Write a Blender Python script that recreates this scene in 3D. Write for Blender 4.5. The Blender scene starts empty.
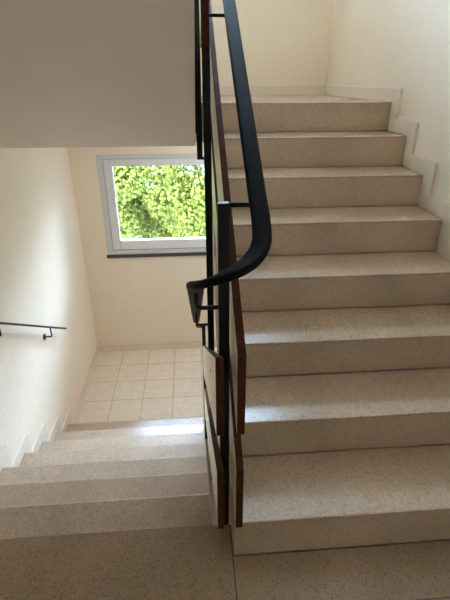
import bpy, bmesh, math, random
from mathutils import Vector, Matrix
random.seed(7)
scn = bpy.context.scene
COL = scn.collection

# ------------------------------------------------------------------ dimensions (metres)
R, T = 0.17, 0.2779                    # riser, tread depth
XL, XR = -1.138, 1.294                 # inner faces of the side walls
SK = 0.015                             # skirting thickness
LX1, RX0 = 0.049, 0.117                # stairwell gap between the two flights
Y0 = 0.1248                            # floor edge above the descending flight
YW = 3.48                              # window wall
YT = 7 * T                             # last nosing of the ascending flight
YB = Y0 + 7 * T                        # foot of the left hand flights
LT = 0.235                             # slab thickness
ZL, ZU, ZT = -8 * R, 8 * R, 16 * R     # lower landing, upper landing, floor above
YBACK, ZTOP, ZBOT = -2.0, 5.2, -3.1

# ------------------------------------------------------------------ materials
def nmat(name):
    m = bpy.data.materials.new(name); m.use_nodes = True
    nt = m.node_tree; nt.nodes.clear()
    out = nt.nodes.new('ShaderNodeOutputMaterial')
    b = nt.nodes.new('ShaderNodeBsdfPrincipled')
    nt.links.new(b.outputs[0], out.inputs[0])
    return m, nt, b
def N(nt, t, **kw):
    n = nt.nodes.new(t)
    for k, v in kw.items():
        if k in n.inputs: n.inputs[k].default_value = v
        else: setattr(n, k, v)
    return n
def ramp(nt, fac, stops):
    r = nt.nodes.new('ShaderNodeValToRGB')
    els = r.color_ramp.elements
    while len(els) < len(stops): els.new(0.5)
    for e, (p, c) in zip(els, stops):
        e.position = p; e.color = (*c, 1)
    nt.links.new(fac, r.inputs[0]); return r.outputs[0]
def mix(nt, fac, a, b, mode='MIX'):
    m = nt.nodes.new('ShaderNodeMix'); m.data_type = 'RGBA'; m.blend_type = mode
    for s, v in ((m.inputs[0], fac), (m.inputs[6], a), (m.inputs[7], b)):
        if isinstance(v, (int, float)): s.default_value = v
        elif isinstance(v, tuple): s.default_value = (*v, 1)
        else: nt.links.new(v, s)
    return m.outputs[2]
def coord(nt):
    return nt.nodes.new('ShaderNodeNewGeometry').outputs['Position']
def bump(nt, b, h, strength, dist=0.002):
    n = N(nt, 'ShaderNodeBump', Strength=strength, Distance=dist)
    nt.links.new(h, n.inputs['Height']); nt.links.new(n.outputs[0], b.inputs['Normal'])

def terrazzo(name, base, dark, light, rough, joints=()):
    m, nt, b = nmat(name)
    p = coord(nt)
    v1 = N(nt, 'ShaderNodeTexVoronoi', Scale=230.0); nt.links.new(p, v1.inputs['Vector'])
    v2 = N(nt, 'ShaderNodeTexVoronoi', Scale=95.0); nt.links.new(p, v2.inputs['Vector'])
    ns = N(nt, 'ShaderNodeTexNoise', Scale=3.0, Detail=4.0); nt.links.new(p, ns.inputs['Vector'])
    sep1 = nt.nodes.new('ShaderNodeSeparateColor'); nt.links.new(v1.outputs['Color'], sep1.inputs[0])
    sep2 = nt.nodes.new('ShaderNodeSeparateColor'); nt.links.new(v2.outputs['Color'], sep2.inputs[0])
    c1 = ramp(nt, sep1.outputs[0], [(0.0, dark), (0.14, dark), (0.2, base), (0.72, base), (0.85, light), (1.0, light)])
    mid = tuple(0.5 * a + 0.5 * d for a, d in zip(base, dark))
    c2 = ramp(nt, sep2.outputs[1], [(0.0, mid), (0.1, mid), (0.14, base), (0.85, base), (0.9, light), (1.0, light)])
    c = mix(nt, 0.45, c1, c2)
    # sparse bold dark chips
    v3 = N(nt, 'ShaderNodeTexVoronoi', Scale=110.0); nt.links.new(p, v3.inputs['Vector'])
    sep3 = nt.nodes.new('ShaderNodeSeparateColor'); nt.links.new(v3.outputs['Color'], sep3.inputs[0])
    a = N(nt, 'ShaderNodeMath', operation='LESS_THAN'); nt.links.new(sep3.outputs[2], a.inputs[0]); a.inputs[1].default_value = 0.16
    d = N(nt, 'ShaderNodeMath', operation='LESS_THAN'); nt.links.new(v3.outputs['Distance'], d.inputs[0]); d.inputs[1].default_value = 0.3
    e = N(nt, 'ShaderNodeMath', operation='MULTIPLY'); nt.links.new(a.outputs[0], e.inputs[0]); nt.links.new(d.outputs[0], e.inputs[1])
    c = mix(nt, e.outputs[0], c, tuple(x * 0.75 for x in dark))
    soil = ramp(nt, ns.outputs[0], [(0.3, (0.86, 0.85, 0.83)), (0.7, (1.06, 1.06, 1.05))])
    c = mix(nt, 1.0, c, soil, 'MULTIPLY')
    if joints:
        sx = nt.nodes.new('ShaderNodeSeparateXYZ'); nt.links.new(p, sx.inputs[0])
        for axis, val, w in joints:
            s = N(nt, 'ShaderNodeMath', operation='SUBTRACT'); nt.links.new(sx.outputs[axis], s.inputs[0]); s.inputs[1].default_value = val
            ab = N(nt, 'ShaderNodeMath', operation='ABSOLUTE'); nt.links.new(s.outputs[0], ab.inputs[0])
            lt = N(nt, 'ShaderNodeMath', operation='LESS_THAN'); nt.links.new(ab.outputs[0], lt.inputs[0]); lt.inputs[1].default_value = w
            f = lt.outputs[0]
            if axis == 1:                                  # the cross joint only runs right of the long joint
                g = N(nt, 'ShaderNodeMath', operation='GREATER_THAN'); nt.links.new(sx.outputs[0], g.inputs[0]); g.inputs[1].default_value = 0.112
                k = N(nt, 'ShaderNodeMath', operation='MULTIPLY'); nt.links.new(f, k.inputs[0]); nt.links.new(g.outputs[0], k.inputs[1]); f = k.outputs[0]
            c = mix(nt, f, c, (0.10, 0.08, 0.06))
    nt.links.new(c, b.inputs['Base Color'])
    rr = N(nt, 'ShaderNodeTexNoise', Scale=9.0, Detail=3.0); nt.links.new(p, rr.inputs['Vector'])
    mr = N(nt, 'ShaderNodeMapRange'); nt.links.new(rr.outputs[0], mr.inputs[0])
    mr.inputs[3].default_value = rough - 0.01; mr.inputs[4].default_value = rough + 0.015
    nt.links.new(mr.outputs[0], b.inputs['Roughness'])
    b.inputs['Specular IOR Level'].default_value = 0.42
    return m

def plaster(name, col, bs=0.5):
    m, nt, b = nmat(name)
    p = coord(nt)
    n1 = N(nt, 'ShaderNodeTexNoise', Scale=75.0, Detail=6.0, Roughness=0.75); nt.links.new(p, n1.inputs['Vector'])
    n2 = N(nt, 'ShaderNodeTexNoise', Scale=1.6, Detail=3.0); nt.links.new(p, n2.inputs['Vector'])
    c = ramp(nt, n2.outputs[0], [(0.3, tuple(x * 0.97 for x in col)), (0.7, tuple(min(1, x * 1.02) for x in col))])
    g = ramp(nt, n1.outputs[0], [(0.35, (0.88, 0.865, 0.84)), (0.62, (1.0, 1.0, 1.0))])
    nt.links.new(mix(nt, 1.0, c, g, 'MULTIPLY'), b.inputs['Base Color'])
    b.inputs['Roughness'].default_value = 0.9
    b.inputs['Specular IOR Level'].default_value = 0.2
    bump(nt, b, n1.outputs[0], bs, 0.004)
    return m

def plain(name, col, rough=0.5, metal=0.0, spec=0.5, var=0.06, scale=30.0):
    m, nt, b = nmat(name)
    n = N(nt, 'ShaderNodeTexNoise', Scale=scale, Detail=3.0); nt.links.new(coord(nt), n.inputs['Vector'])
    c = ramp(nt, n.outputs[0], [(0.3, tuple(x * (1 - var) for x in col)), (0.7, tuple(min(1, x * (1 + var)) for x in col))])
    nt.links.new(c, b.inputs['Base Color'])
    b.inputs['Roughness'].default_value = rough; b.inputs['Metallic'].default_value = metal
    b.inputs['Specular IOR Level'].default_value = spec
    return m

def wood(name, c1, c2, rough=0.35):
    m, nt, b = nmat(name)
    mp = N(nt, 'ShaderNodeMapping'); mp.inputs['Rotation'].default_value = (math.atan2(R, T), 0, 0); mp.inputs['Scale'].default_value = (60, 4, 60)
    nt.links.new(coord(nt), mp.inputs['Vector'])
    n = N(nt, 'ShaderNodeTexNoise', Scale=1.5, Detail=5.0, Distortion=0.6); nt.links.new(mp.outputs[0], n.inputs['Vector'])
    nt.links.new(ramp(nt, n.outputs[0], [(0.3, c1), (0.7, c2)]), b.inputs['Base Color'])
    b.inputs['Roughness'].default_value = rough; b.inputs['Specular IOR Level'].default_value = 0.03
    return m

def tiles(name):
    m, nt, b = nmat(name)
    p = coord(nt)
    mp = N(nt, 'ShaderNodeMapping'); mp.inputs['Location'].default_value = (0.842, -2.575, 0)
    nt.links.new(p, mp.inputs['Vector'])
    br = N(nt, 'ShaderNodeTexBrick', Scale=1.0, offset=0.0)
    br.inputs['Brick Width'].default_value = 0.30; br.inputs['Row Height'].default_value = 0.305
    br.inputs['Mortar Size'].default_value = 0.004; br.inputs['Mortar Smooth'].default_value = 0.1
    br.inputs['Color1'].default_value = (0.86, 0.765, 0.65, 1); br.inputs['Color2'].default_value = (0.89, 0.80, 0.69, 1)
    br.inputs['Mortar'].default_value = (0.56, 0.47, 0.37, 1)
    nt.links.new(mp.outputs[0], br.inputs['Vector'])
    n = N(nt, 'ShaderNodeTexNoise', Scale=14.0, Detail=5.0); nt.links.new(p, n.inputs['Vector'])
    g = ramp(nt, n.outputs[0], [(0.3, (0.90, 0.87, 0.83)), (0.7, (1.02, 1.02, 1.02))])
    nt.links.new(mix(nt, 1.0, br.outputs['Color'], g, 'MULTIPLY'), b.inputs['Base Color'])
    b.inputs['Roughness'].default_value = 0.35
    return m

def glass(name):
    m = bpy.data.materials.new(name); m.use_nodes = True
    nt = m.node_tree; nt.nodes.clear()
    out = nt.nodes.new('ShaderNodeOutputMaterial')
    tr = N(nt, 'ShaderNodeBsdfTransparent'); tr.inputs[0].default_value = (0.96, 0.98, 0.965, 1)
    gl = N(nt, 'ShaderNodeBsdfGlossy', Roughness=0.02)
    fr = N(nt, 'ShaderNodeFresnel', IOR=1.45)
    mx = nt.nodes.new('ShaderNodeMixShader')
    nt.links.new(fr.outputs[0], mx.inputs[0]); nt.links.new(tr.outputs[0], mx.inputs[1]); nt.links.new(gl.outputs[0], mx.inputs[2])
    nt.links.new(mx.outputs[0], out.inputs[0])
    return m

def leafmat(name, c1, c2, c3):
    m, nt, b = nmat(name)
    g = nt.nodes.new('ShaderNodeNewGeometry')
    c = ramp(nt, g.outputs['Random Per Island'], [(0.0, c1), (0.5, c2), (1.0, c3)])
    nt.links.new(c, b.inputs['Base Color'])
    b.inputs['Roughness'].default_value = 0.8; b.inputs['Specular IOR Level'].default_value = 0.05
    tl = N(nt, 'ShaderNodeBsdfTranslucent'); nt.links.new(c, tl.inputs[0])
    ad = nt.nodes.new('ShaderNodeMixShader'); ad.inputs[0].default_value = 0.5
    out = [n for n in nt.nodes if n.type == 'OUTPUT_MATERIAL'][0]
    nt.links.new(b.outputs[0], ad.inputs[1]); nt.links.new(tl.outputs[0], ad.inputs[2]); nt.links.new(ad.outputs[0], out.inputs[0])
    return m

M = {}
M['terrazzo'] = terrazzo('terrazzo_floor', (0.385, 0.282, 0.19), (0.27, 0.188, 0.12), (0.42, 0.318, 0.22), 0.32, joints=((0, 0.112, 0.0022), (1, -0.197, 0.002)))
M['tread'] = terrazzo('terrazzo_tread', (0.515, 0.388, 0.278), (0.33, 0.233, 0.156), (0.56, 0.432, 0.318), 0.25)
M['riser'] = terrazzo('terrazzo_riser', (0.505, 0.383, 0.278), (0.39, 0.285, 0.197), (0.55, 0.428, 0.32), 0.45)
M['skirt'] = plain('skirting_stone', (0.76, 0.67, 0.555), 0.45, scale=90, var=0.05)
M['slab'] = plain('painted_slab', (0.66, 0.62, 0.55), 0.8, scale=8, var=0.02)
M['wall'] = plaster('cream_plaster', (0.905, 0.80, 0.655))
M['soffit'] = plain('soffit_paint', (0.78, 0.70, 0.64), 0.75, scale=5, var=0.02)
M['white'] = plain('ceiling_paint', (0.82, 0.80, 0.75), 0.85, scale=6, var=0.02)
M['tiles'] = tiles('landing_tiles')
M['upvc'] = plain('window_plastic', (0.72, 0.73, 0.74), 0.3, var=0.02)
M['upvc_shaded'] = plain('window_frame_shaded', (0.60, 0.60, 0.59), 0.35, var=0.02)  # same plastic as the sash, shading of the recessed frame put into the colour
M['sill'] = plain('dark_sill', (0.05, 0.05, 0.05), 0.35)
M['seal'] = plain('window_seal', (0.30, 0.30, 0.30), 0.6)
M['glass'] = glass('window_glass')
M['rail'] = plain('black_handrail', (0.009, 0.009, 0.008), 0.5, spec=0.035)
M['steel'] = plain('black_steel', (0.005, 0.0055, 0.0055), 0.42, spec=0.25)
M['veneer'] = wood('brown_edge', (0.046, 0.016, 0.008), (0.092, 0.032, 0.014))
M['laminate'] = plain('cream_laminate', (0.86, 0.81, 0.72), 0.38, var=0.02)
M['screw'] = plain('dark_screw', (0.05, 0.045, 0.04), 0.4, metal=0.6)
M['leaf'] = leafmat('tree_leaves', (0.078, 0.092, 0.018), (0.108, 0.118, 0.020), (0.146, 0.146, 0.026))
M['bark'] = plain('tree_bark', (0.12, 0.09, 0.06), 0.9, var=0.3, scale=20)
M['grass'] = plain('lawn', (0.035, 0.06, 0.015), 0.9, var=0.4, scale=6)

# ------------------------------------------------------------------ mesh helpers
def obj(name, bm, mats, parent=None, smooth=False, kind=None, loc=None):
    me = bpy.data.meshes.new(name)
    bmesh.ops.recalc_face_normals(bm, faces=bm.faces)
    bm.to_mesh(me); bm.free()
    for m in (mats if isinstance(mats, (list, tuple)) else [mats]): me.materials.append(M[m])
    if smooth:
        for p in me.polygons: p.use_smooth = True
    o = bpy.data.objects.new(name, me); COL.objects.link(o)
    if loc is not None: o.location = loc
    if parent: o.parent = parent; o.matrix_parent_inverse = Matrix.Translation(-Vector(parent.location))
    if kind: o['kind'] = kind
    return o
def thing(name, label, cat, loc=(0, 0, 0), group=None):
    o = bpy.data.objects.new(name, None); COL.objects.link(o); o.location = loc
    o.empty_display_size = 0.1
    o['label'] = label; o['category'] = cat
    if group: o['group'] = group
    return o
def box(bm, x0, x1, y0, y1, z0, z1, bev=0.0):
    t = bmesh.new()
    bmesh.ops.create_cube(t, size=1.0)
    for v in t.verts:
        v.co = Vector(((x0 + x1) / 2 + v.co.x * (x1 - x0), (y0 + y1) / 2 + v.co.y * (y1 - y0), (z0 + z1) / 2 + v.co.z * (z1 - z0)))
    if bev: bmesh.ops.bevel(t, geom=list(t.edges), offset=bev, segments=2, affect='EDGES', profile=0.5)
    merge(bm, t)
    return bm
def merge(bm, t):
    me = bpy.data.meshes.new('tmp'); t.to_mesh(me); t.free(); bm.from_mesh(me); bpy.data.meshes.remove(me)
def B(*a, **k): return box(bmesh.new(), *a, **k)
def prism(bm, pts, x0, x1):
    """polygon in the (y, z) plane extruded along x"""
    a = [bm.verts.new((x0, y, z)) for y, z in pts]; b = [bm.verts.new((x1, y, z)) for y, z in pts]
    bm.faces.new(a); bm.faces.new(list(reversed(b)))
    n = len(pts)
    for i in range(n): bm.faces.new((a[i], b[i], b[(i + 1) % n], a[(i + 1) % n]))
    return bm
def catmull(pts, sub=8):
    P = [Vector(p) for p in pts]; P = [2 * P[0] - P[1]] + P + [2 * P[-1] - P[-2]]
    out = []
    for i in range(1, len(P) - 2):
        for s in range(sub):
            t = s / sub
            out.append(0.5 * ((2 * P[i]) + (P[i + 1] - P[i - 1]) * t + (2 * P[i - 1] - 5 * P[i] + 4 * P[i + 1] - P[i + 2]) * t * t + (-P[i - 1] + 3 * P[i] - 3 * P[i + 1] + P[i + 2]) * t ** 3))
    out.append(P[-2]); return out
def sweep(bm, path, prof):
    """closed profile (side, up) swept along a path, side kept horizontal"""
    rings = []
    for i, p in enumerate(path):
        tan = (path[min(i + 1, len(path) - 1)] - path[max(i - 1, 0)]).normalized()
        side = tan.cross(Vector((0, 0, 1)))
        if side.length < 1e-3: side = Vector((1, 0, 0))
        side.normalize(); up = side.cross(tan).normalized()
        rings.append([bm.verts.new(p + side * a + up * b) for a, b in prof])
    n = len(prof)
    for i in range(len(rings) - 1):
        for k in range(n): bm.faces.new((rings[i][k], rings[i][(k + 1) % n], rings[i + 1][(k + 1) % n], rings[i + 1][k]))
    bm.faces.new(list(reversed(rings[0]))); bm.faces.new(rings[-1])
    return bm
def rrect(w, h, r, n=4):
    out = []
    for cx, cy, a0 in ((w / 2 - r, h / 2 - r, 0), (-w / 2 + r, h / 2 - r, 90), (-w / 2 + r, -h / 2 + r, 180), (w / 2 - r, -h / 2 + r, 270)):
        for k in range(n + 1):
            a = math.radians(a0 + 90 * k / n); out.append((cx + r * math.cos(a), cy + r * math.sin(a)))
    return out
def tube(bm, pts, r, seg=12):
    P = [Vector(p) for p in pts]; rings = []
    for i, p in enumerate(P):
        d1 = (P[i] - P[i - 1]).normalized() if i else (P[1] - P[0]).normalized()
        d2 = (P[i + 1] - P[i]).normalized() if i < len(P) - 1 else d1
        tan = (d1 + d2).normalized(); sc = 1 / max(0.5, tan.dot(d1))
        ref = Vector((0, 1, 0)) if abs(tan.y) < 0.9 else Vector((1, 0, 0))
        u = tan.cross(ref).normalized(); v = tan.cross(u)
        rings.append([bm.verts.new(p + (u * math.cos(a) + v * math.sin(a)) * r * (sc if 0 < i < len(P) - 1 else 1)) for a in [2 * math.pi * k / seg for k in range(seg)]])
    for i in range(len(rings) - 1):
        for k in range(seg): bm.faces.new((rings[i][k], rings[i][(k + 1) % seg], rings[i + 1][(k + 1) % seg], rings[i + 1][k]))
    bm.faces.new(list(reversed(rings[0]))); bm.faces.new(rings[-1])
    return bm
def bend(a, b, c, r=0.015, n=5):
    """points of the corner a-b-c rounded with radius r"""
    a, b, c = Vector(a), Vector(b), Vector(c)
    p, q = b + (a - b).normalized() * r, b + (c - b).normalized() * r
    return [a] + [(1 - t) ** 2 * p + 2 * t * (1 - t) * b + t * t * q for t in [k / n for k in range(n + 1)]] + [c]
def cyl(bm, c, axis, r, depth, seg=20):
    t = bmesh.new(); bmesh.ops.create_cone(t, cap_ends=True, segments=seg, radius1=r, radius2=r, depth=depth)
    rot = Vector((0, 0, 1)).rotation_difference(Vector(axis)).to_matrix().to_4x4()
    bmesh.ops.transform(t, matrix=Matrix.Translation(Vector(c)) @ rot, verts=t.verts); merge(bm, t); return bm

# ------------------------------------------------------------------ room shell
wt = 0.3
YU = YW
W1 = (-0.885, 1.050, -0.160, 0.850)                                  # window opening x0 x1 z0 z1
W2 = (W1[0], W1[1], W1[2] + ZT, 4.60)
obj('wall_left', B(XL - wt, XL, YBACK - wt, YW + wt, ZBOT, ZTOP), 'wall', kind='structure')
obj('wall_right', B(XR, XR + wt, YBACK - wt, YW + wt, ZBOT, ZTOP), 'wall', kind='structure')
obj('wall_back', B(XL, XR, YBACK - wt, YBACK, ZBOT, ZTOP), 'wall', kind='structure')
bm = bmesh.new()
x0, x1, za, zb = W1; zc, zd = W2[2:]
box(bm, XL, x0, YW, YW + wt, ZBOT, ZTOP); box(bm, x1, XR, YW, YW + wt, ZBOT, ZTOP)
box(bm, x0, x1, YW, YW + wt, ZBOT, za); box(bm, x0, x1, YW, YW + wt, zb, zc); box(bm, x0, x1, YW, YW + wt, zd, ZTOP)
obj('wall_front', bm, 'wall', kind='structure')
obj('ceiling', B(XL, XR, YBACK, YW, ZTOP - 0.2, ZTOP - 0.001), 'white', kind='structure')

def under(bm):
    bmesh.ops.recalc_face_normals(bm, faces=bm.faces)
    for f in bm.faces:
        f.normal_update(); f.material_index = 0 if f.normal.z > 0.5 else 1
    return bm
# main floor: left part reaches the head of the descending flight, right part the foot of the ascending one
def storey(z):
    bm = bmesh.new()
    for xa, xb, ye in ((XL, LX1, Y0 - 0.0502), (LX1, RX0, 0.115), (RX0, XR, -0.0095)):
        prism(bm, [(YBACK, z), (ye, z), (ye, z - LT), (YBACK, z - LT)], xa, xb)
    return under(bm)
obj('floor', storey(0), ['terrazzo', 'soffit'], kind='structure')
obj('floor_above', storey(ZT), ['terrazzo', 'soffit'], kind='structure')
for nm, z, mt in (('floor_lower_landing', ZL, 'tiles'), ('floor_upper_landing', ZU, 'tread')):
    bm = prism(bmesh.new(), [(YT + 0.0505, z), (YW, z), (YW, z - LT), (YT + 0.0505, z - LT)], 0.083, XR)
    prism(bm, [(YB, z), (YW, z), (YW, z - LT), (YB, z - LT)], XL, 0.083)
    obj(nm, under(bm), [mt, 'soffit'], kind='structure')
obj('floor_ground', B(XL, XR, YBACK, YW, ZBOT, ZBOT + 0.2), 'white', kind='structure')

# ------------------------------------------------------------------ windows
def window(n, w, y=YW):
    x0, x1, z0, z1 = w
    root = bpy.data.objects.new(f'window_{n}', None); COL.objects.link(root); root.location = ((x0 + x1) / 2, y, z0); root['kind'] = 'structure'
    def ring(a0, a1, b0, b1, wl, wr, wb, wtp, ya, yb, bev):
        bm = bmesh.new()
        box(bm, a0, a0 + wl, ya, yb, b0, b1, bev); box(bm, a1 - wr, a1, ya, yb, b0, b1, bev)
        box(bm, a0 + wl, a1 - wr, ya, yb, b0, b0 + wb, bev); box(bm, a0 + wl, a1 - wr, ya, yb, b1 - wtp, b1, bev)
        return bm
    obj('frame', ring(x0, x1, z0, z1, .057, .057, .045, .038, y - 0.004, y + 0.07, 0.003), 'upvc_shaded', root)
    obj('gasket', ring(x0 + .057, x1 - .057, z0 + .045, z1 - .038, .004, .004, .004, .004, y + 0.012, y + 0.06, 0), 'seal', root)
    s = (x0 + .061, x1 - .061, z0 + .049, z1 - .042)
    sa = obj('sash', ring(*s, .082, .082, .098, .068, y + 0.004, y + 0.062, 0.006), 'upvc', root)
    g = (s[0] + .080, s[1] - .080, s[2] + .096, s[3] - .066)
    obj('pane', B(g[0], g[1], y + 0.045, y + 0.051, g[2], g[3]), 'glass', root)
    obj('sill', B(x0 - 0.012, x1 + 0.012, y - 0.02, y + 0.3, z0 - 0.034, z0 - 0.002, 0.003), 'sill', root)
    return root
window(1, W1); window(2, W2)

# ------------------------------------------------------------------ flights of stairs
def flight(name, label, x0, x1, ybase, zbase, s, soffit_drop, cap='tread', lead=0.0):
    root = thing(name, label, 'staircase', ((x0 + x1) / 2, ybase, zbase), 'terrazzo flights of stairs')
    Y = lambda v: ybase + s * v
    def bx(v0, v1, z0, z1, bev=0.0, e=0.0):
        a, b = sorted((Y(v0), Y(v1)))
        return B(x0 + e, x1 - e, a, b, zbase + z0, zbase + z1, bev)
    for k in range(1, 8):
        obj('tread', bx((k - 1) * T - (lead if k == 1 else 0), k * T + 0.002, k * R - 0.012, k * R, 0.0045), 'tread', root)
    for k in range(1, 9):
        top = k * R - 0.012
        obj('riser', bx((k - 1) * T + 0.0015 - (lead if k == 1 else 0), (k - 1) * T + 0.026, (k - 1) * R + 0.003, top, 0.001), 'riser', root)
    nv = [(7 * T, 8 * R - 0.012), (7 * T, 8 * R - 0.003), (7 * T + 0.003, 8 * R), (7 * T + 0.05, 8 * R), (7 * T + 0.05, 8 * R - 0.012)]
    obj('nosing', prism(bmesh.new(), [(Y(v), zbase + z) for v, z in nv], x0, x1), cap, root)
    # waist slab under the steps
    pts = []
    for k in range(1, 9):
        pts += [(Y((k - 1) * T + 0.027), zbase + (k - 1) * R - 0.013 if k > 1 else zbase - 0.2), (Y((k - 1) * T + 0.027), zbase + k * R - 0.013)]
    dz = soffit_drop
    pts += [(Y(7 * T + 0.05), zbase + 8 * R - 0.013), (Y(7 * T + 0.05), zbase + 7 * R + 0.05 * R / T - dz)]
    pts[0] = (pts[0][0], zbase - LT)
    pts += [(Y((dz - LT) * T / R), zbase - LT)]
    bm = prism(bmesh.new(), pts, x0 + 0.001, x1 - 0.001)
    for f in bm.faces: f.normal_update(); f.material_index = 1 if abs(f.normal.x) > 0.9 else 0
    obj('slab', bm, ['soffit', 'riser'], root)
    return root
flight('stair_flight', 'speckled beige terrazzo flight climbing on the right to the upper landing', RX0, XR - SK - 0.0, 0.0, 0.0, 1, 0.37, lead=0.008)
flight('stair_flight', 'terrazzo flight descending on the left to the tiled landing under the window', XL + SK, LX1, YB, ZL, -1, 0.37, 'terrazzo')
flight('stair_flight', 'overhead flight at upper left, seen only as its plain grey underside', XL + SK, LX1, YB, ZU, -1, 0.37, 'terrazzo')

# ------------------------------------------------------------------ skirting
def stepped(bm, xa, xb, ybase, zbase, s, h=0.078, w=0.10):
    def bx(v0, v1, z0, z1):
        a, b = sorted((ybase + s * v0, ybase + s * v1)); box(bm, xa, xb, a, b, zbase + z0, zbase + z1, 0.0015)
    for k in range(1, 9):
        bx((k - 1) * T - w, (k - 1) * T, (k - 1) * R + (0 if k > 1 else 0.0), k * R + h)
        if k < 8: bx((k - 1) * T, k * T - w, k * R, k * R + h)
bm = bmesh.new()
stepped(bm, XR - SK, XR, 0, 0, 1)
box(bm, XR - SK, XR, YT, YW - SK, ZU, ZU + 0.078, 0.0015)
box(bm, XR - SK, XR, YBACK, -0.10, 0, 0.078, 0.0015)
box(bm, XR - SK, XR, YT + .01, YW - SK, ZL, ZL + 0.085, 0.0015)
obj('baseboard_right', bm, 'skirt', kind='structure')
bm = bmesh.new()
stepped(bm, XL, XL + SK, YB, ZL, -1)
stepped(bm, XL, XL + SK, YB, ZU, -1)
box(bm, XL, XL + SK, YBACK, Y0, 0, 0.078, 0.0015)
box(bm, XL, XL + SK, YB + 0.1, YW - SK, ZL, ZL + 0.085, 0.0015)
box(bm, XL, XL + SK, YB + 0.1, YW - SK, ZU, ZU + 0.085, 0.0015)
obj('baseboard_left', bm, 'skirt', kind='structure')
bm = bmesh.new()
box(bm, XL + SK, XR - SK, YW - SK, YW, ZL, ZL + 0.085, 0.0015); box(bm, XL + SK, XR - SK, YW - SK, YW, ZU, ZU + 0.078, 0.0015)
obj('baseboard_front', bm, 'skirt', kind='structure')

# ------------------------------------------------------------------ railing in the stairwell
SL = R / T
def board(root, x0, x1, ya, yb, zlo, zhi, slope, screws=()):
    """panel with vertical ends running parallel to the stair; brown veneered edges, cream faces"""
    bm = bmesh.new()
    z = lambda y, b: b + slope * (y - ya)
    q = [(ya, z(ya, zlo)), (yb, z(yb, zlo)), (yb, z(yb, zhi)), (ya, z(ya, zhi))]
    prism(bm, q, x0, x1)
    bmesh.ops.bevel(bm, geom=list(bm.edges), offset=0.001, segments=1, affect='EDGES')
    for f in bm.faces:
        f.normal_update()
        f.material_index = 1 if abs(f.normal.x) > 0.95 else 0
    o = obj('board', bm, ['veneer', 'laminate'], root)
    for sx, sy, sz in screws:
        obj('screw', cyl(bmesh.new(), (sx, sy, sz), (1, 0, 0), 0.0045, 0.004, 12), 'screw', o)
    return o
RAILP = rrect(0.047, 0.021, 0.009)
rail = thing('stair_railing', 'black handrail on steel posts with brown-edged boards between the two flights', 'railing', (0.096, 0.12, 0.0))
RX, LXR = 0.179, 0.016
zr = lambda y: 1.208 + SL * (y - 0.1)
zl = lambda y: 0.982 - SL * (y - 0.1)
path = [(RX, y, zr(y)) for y in (2.05, 1.6, 1.1, 0.6, 0.3, 0.12, 0.045)]
path += [(0.172, -0.010, 1.141), (0.145, -0.050, 1.116), (0.106, -0.068, 1.097), (0.064, -0.060, 1.076), (0.032, -0.019, 1.046)]
path += [(LXR, y, zl(y)) for y in (0.045, 0.12, 0.3, 0.6, 1.1, 1.6, 2.0)]
obj('handrail', sweep(bmesh.new(), catmull(path, 8), RAILP), 'rail', rail, smooth=True)
def post(root, x0, x1, yc, z0, z1, d=0.012):
    return obj('post', B(x0, x1, yc - d, yc + d, z0, z1, 0.002), 'steel', root)
post(rail, 0.079, 0.110, 0.137, -0.02, 1.203)
mid = post(rail, 0.072, 0.103, 0.95, -0.70, 1.785)
obj('warm_reflection', B(0.0725, 0.1025, 0.933, 0.938, 1.56, 1.785, 0.001), 'veneer', mid)  # brown strip painting the warm glossy reflection on the black post
post(rail, 0.056, 0.083, 1.92, -1.30, -0.165)
def bracket(root, p0, xr_, zrod, ztop, r=0.0065):
    y = p0[1]
    return obj('bracket', tube(bmesh.new(), bend((p0[0], y, zrod), (xr_, y, zrod), (xr_, y, ztop), 0.018), r), 'steel', root, smooth=True)
bracket(rail, (0.109, 0.137), RX, zr(.137) - 0.035, zr(.137) - 0.008)
bracket(rail, (0.085, 0.137), LXR, 0.902, zl(.137) - 0.008)
bracket(rail, (0.101, 0.95), RX, zr(.95) - 0.030, zr(.95) - 0.008)
bracket(rail, (0.074, 0.95), LXR, 0.385, zl(.95) - 0.008)
bracket(rail, (0.058, 1.92), LXR, -0.185, zl(1.92) - 0.008)
YE = -0.03
board(rail, 0.118, 0.141, YE, 1.98, 0.577, 0.842, SL)
board(rail, 0.118, 0.141, YE, 1.98, 0.178, 0.435, SL)
board(rail, 0.060, 0.082, YE, 1.98, 0.577, 0.842, -SL, [(0.060, 0.318, 0.555), (0.060, 0.311, 0.415)])
board(rail, 0.060, 0.082, YE, 1.98, 0.178, 0.435, -SL)

# the same railing carries on beside the overhead flight
post(rail, 0.058, 0.094, 1.95, 1.045, 2.75)
obj('fixing_plate', B(0.0505, 0.0575, 1.90, 1.975, 1.19, 1.62, 0.002), 'steel', rail)
obj('foot', B(0.058, 0.106, 1.938, 1.962, 1.030, 1.046, 0.001), 'steel', rail)
board(rail, 0.097, 0.129, 0.40, 2.0, ZT - SL * (0.40 - Y0) + 0.08, ZT - SL * (0.40 - Y0) + 0.34, -SL)
board(rail, 0.097, 0.129, 0.40, 2.0, ZT - SL * (0.40 - Y0) + 0.48, ZT - SL * (0.40 - Y0) + 0.745, -SL)

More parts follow.
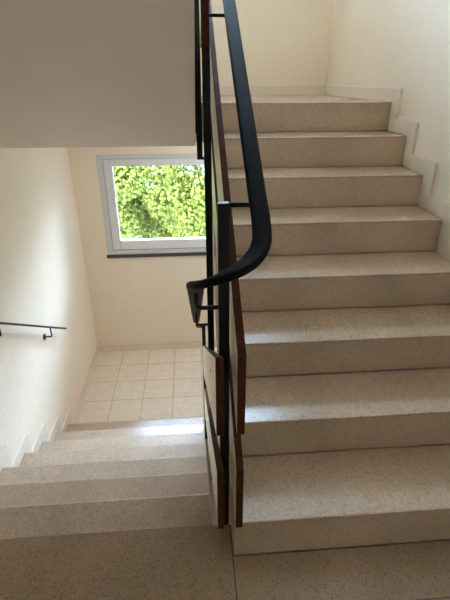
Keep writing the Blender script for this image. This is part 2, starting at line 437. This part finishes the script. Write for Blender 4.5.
# ------------------------------------------------------------------ handrail on the left wall
wh = thing('wall_handrail', 'thin dark metal handrail fixed on brackets to the left wall', 'handrail', (XL, 1.98, -0.24))
zw = lambda y: 0.269 - SL * (y - 1.264)
bm = sweep(bmesh.new(), [Vector((-1.08, y, zw(y))) for y in (-0.2, 0.6, 1.4, 2.0, 2.315)], rrect(0.026, 0.012, 0.004))
obj('rail', bm, 'steel', wh)
for y in (2.0, 1.25, 0.50, -0.15):
    z0 = zw(y) - 0.075
    b = obj('bracket', tube(bmesh.new(), bend((XL + 0.003, y - 0.012, z0), (-1.08, y - 0.012, z0), (-1.08, y - 0.012, zw(y - 0.012) - 0.004), 0.01), 0.0055), 'steel', wh, smooth=True)
    obj('wall_plate', cyl(bmesh.new(), (XL + 0.003, y - 0.012, z0), (1, 0, 0), 0.024, 0.006), 'steel', b)

# ------------------------------------------------------------------ outside
obj('lawn', B(-25, 25, YW + wt + 0.02, 45, -4.3, -4.2), 'grass', kind='structure')
def crown_mesh(n, rx, ry, rz, seed):
    rnd = random.Random(seed); bm = bmesh.new()
    clumps = []
    for _ in range(70):
        u = Vector((rnd.gauss(0, 1), rnd.gauss(0, 1), rnd.gauss(0, 1))).normalized() * rnd.uniform(0.55, 1.0)
        clumps.append(Vector((u.x * rx, u.y * ry, u.z * rz)))
    for i in range(n):
        c = clumps[rnd.randrange(len(clumps))]
        d = Vector((rnd.gauss(0, 1), rnd.gauss(0, 1), rnd.gauss(0, 1))).normalized()
        p = c + d * 0.42 * rnd.uniform(0.55, 1.0)
        nrm = (d * 0.8 + Vector((rnd.gauss(0, .5), rnd.gauss(0, .5), rnd.gauss(0.4, .5)))).normalized()
        a = nrm.orthogonal().normalized(); a = (Matrix.Rotation(rnd.uniform(0, 6.28), 3, nrm) @ a); b = nrm.cross(a)
        l = rnd.uniform(0.026, 0.048); w = l * 0.6
        vs = [bm.verts.new(p + q) for q in (-a * l, b * w - nrm * 0.01, a * l, -b * w - nrm * 0.01)]
        bm.faces.new(vs)
    return bm
trees = []
def tree(x, y, zc, sc, rot, src=None):
    r = thing('tree', 'leafy yellow-green tree growing outside behind the landing window', 'tree', (x, y, -4.2), 'trees outside the window')
    if src is None:
        fo = obj('foliage', crown_mesh(60000, 1.75, 1.5, 1.5, 3), 'leaf')
        tk = obj('trunk', tube(bmesh.new(), [(0, 0, -1), (0.05, 0, 1.2), (-0.03, 0.04, 2.6), (0, 0, 3.2)], 0.12, 10), 'bark')
    else:
        fo, tk = [c.copy() for c in src]
        for c in (fo, tk): COL.objects.link(c)
    for c in (fo, tk): c.parent = r; c.matrix_parent_inverse = Matrix.Identity(4); c.rotation_euler = (0, 0, rot)
    fo.location = (0, 0, zc + 4.2); fo.scale = (sc, sc, sc); tk.location = (0, 0, -0.02)
    tk.scale = (1, 1, (zc + 4.2) / 3.2)
    return fo, tk
first = None
for i, (x, y, zc, sc) in enumerate([(-0.55, 10.2, -0.3, 1.4), (-6.7, 10.4, -0.2, 1.4), (5.6, 10.4, -0.2, 1.4), (11.5, 7.5, 0.0, 1.4), (-3.6, 17.2, 0.6, 1.8), (5.5, 21.5, 0.9, 1.8), (2.5, 14.2, -0.2, 1.2)]):  # trees beyond the view on both sides are added to block low sky
    r = tree(x, y, zc, sc, i * 1.3, first)
    if first is None: first = r

# ------------------------------------------------------------------ light: sky, sun and daylight through both windows
w = bpy.data.worlds.new('sky'); scn.world = w; w.use_nodes = True
nt = w.node_tree; nt.nodes.clear()
wo = nt.nodes.new('ShaderNodeOutputWorld'); bg = nt.nodes.new('ShaderNodeBackground')
bg.inputs[0].default_value = (0.50, 0.69, 1.0, 1); bg.inputs[1].default_value = 10.5
nt.links.new(bg.outputs[0], wo.inputs[0])
sd = bpy.data.lights.new('sun', 'SUN'); sd.energy = 2.5; sd.angle = 0.01; sd.color = (1.0, 0.94, 0.82)
so = bpy.data.objects.new('sun', sd); COL.objects.link(so)
so.rotation_euler = Vector((0.35, 0.70, -0.85)).to_track_quat('-Z', 'Y').to_euler(); so.location = (0, 0, 12)
for nm, wv in (('lower_window_daylight', W1), ('upper_window_daylight', W2)):
    ld = bpy.data.lights.new(nm, 'AREA'); ld.shape = 'RECTANGLE'; ld.size = wv[1] - wv[0]; ld.size_y = wv[3] - wv[2]
    ld.cycles.is_portal = True
    lo = bpy.data.objects.new(nm, ld); COL.objects.link(lo)
    lo.location = ((wv[0] + wv[1]) / 2, YW + wt + 0.02, (wv[2] + wv[3]) / 2); lo.rotation_euler = (math.radians(-90), 0, 0)

# unseen fill lamp, added under the slab to brighten the lower landing
def emit(name, col, st):
    m = bpy.data.materials.new(name); m.use_nodes = True
    nt = m.node_tree; nt.nodes.clear(); o = nt.nodes.new('ShaderNodeOutputMaterial'); e = nt.nodes.new('ShaderNodeEmission')
    e.inputs[0].default_value = (*col, 1); e.inputs[1].default_value = st; nt.links.new(e.outputs[0], o.inputs[0]); return m
M['opal'] = emit('fill_lamp_opal', (0.86, 0.93, 1.0), 5.5)
def lamp(label, x, y, z):
    r = thing('fill_lamp', label, 'lamp', (x, y, z))
    obj('fill_lamp_base', cyl(bmesh.new(), (x, y, z - 0.015), (0, 0, 1), 0.18, 0.03, 40), 'upvc', r)
    bm = bmesh.new(); bmesh.ops.create_uvsphere(bm, u_segments=40, v_segments=16, radius=0.165)
    bmesh.ops.delete(bm, geom=[v for v in bm.verts if v.co.z > 0.001], context='VERTS')
    for v in bm.verts: v.co = Vector((x + v.co.x, y + v.co.y, z - 0.03 + v.co.z * 0.4))
    obj('fill_lamp_shade', bm, 'opal', r, smooth=True)
lamp('added round fill lamp, out of view under the slab above the tiled landing', 0.45, 2.65, ZU - LT)

# ------------------------------------------------------------------ camera
f_px, pitch, yaw, roll = 441.434, 0.4616, 0.0752, -0.0025
cp, sp, cy, sy = math.cos(pitch), math.sin(pitch), math.cos(yaw), math.sin(yaw)
fw = Vector((sy * cp, cy * cp, -sp)); rt = Vector((cy, -sy, 0)); up = rt.cross(fw)
Rv = rt * math.cos(roll) + up * math.sin(roll); Uv = up * math.cos(roll) - rt * math.sin(roll)
cd = bpy.data.cameras.new('camera'); cam = bpy.data.objects.new('camera', cd); COL.objects.link(cam)
mw = Matrix((Rv, Uv, -fw)).transposed().to_4x4(); mw.translation = Vector((0.0138, -0.9802, 1.4818))
cam.matrix_world = mw
cd.sensor_fit = 'VERTICAL'; cd.sensor_height = 24.0; cd.lens = 24.0 * f_px / 600.0; cd.clip_start = 0.02; cd.clip_end = 200
scn.camera = cam

vs = scn.view_settings
vs.view_transform = 'Standard'; vs.look = 'None'; vs.gamma = 1.0; vs.use_curve_mapping = False; vs.exposure = 2.7
scn.cycles.use_denoising = True
scn.cycles.max_bounces = 16; scn.cycles.diffuse_bounces = 10; scn.cycles.glossy_bounces = 6; scn.cycles.transparent_max_bounces = 12
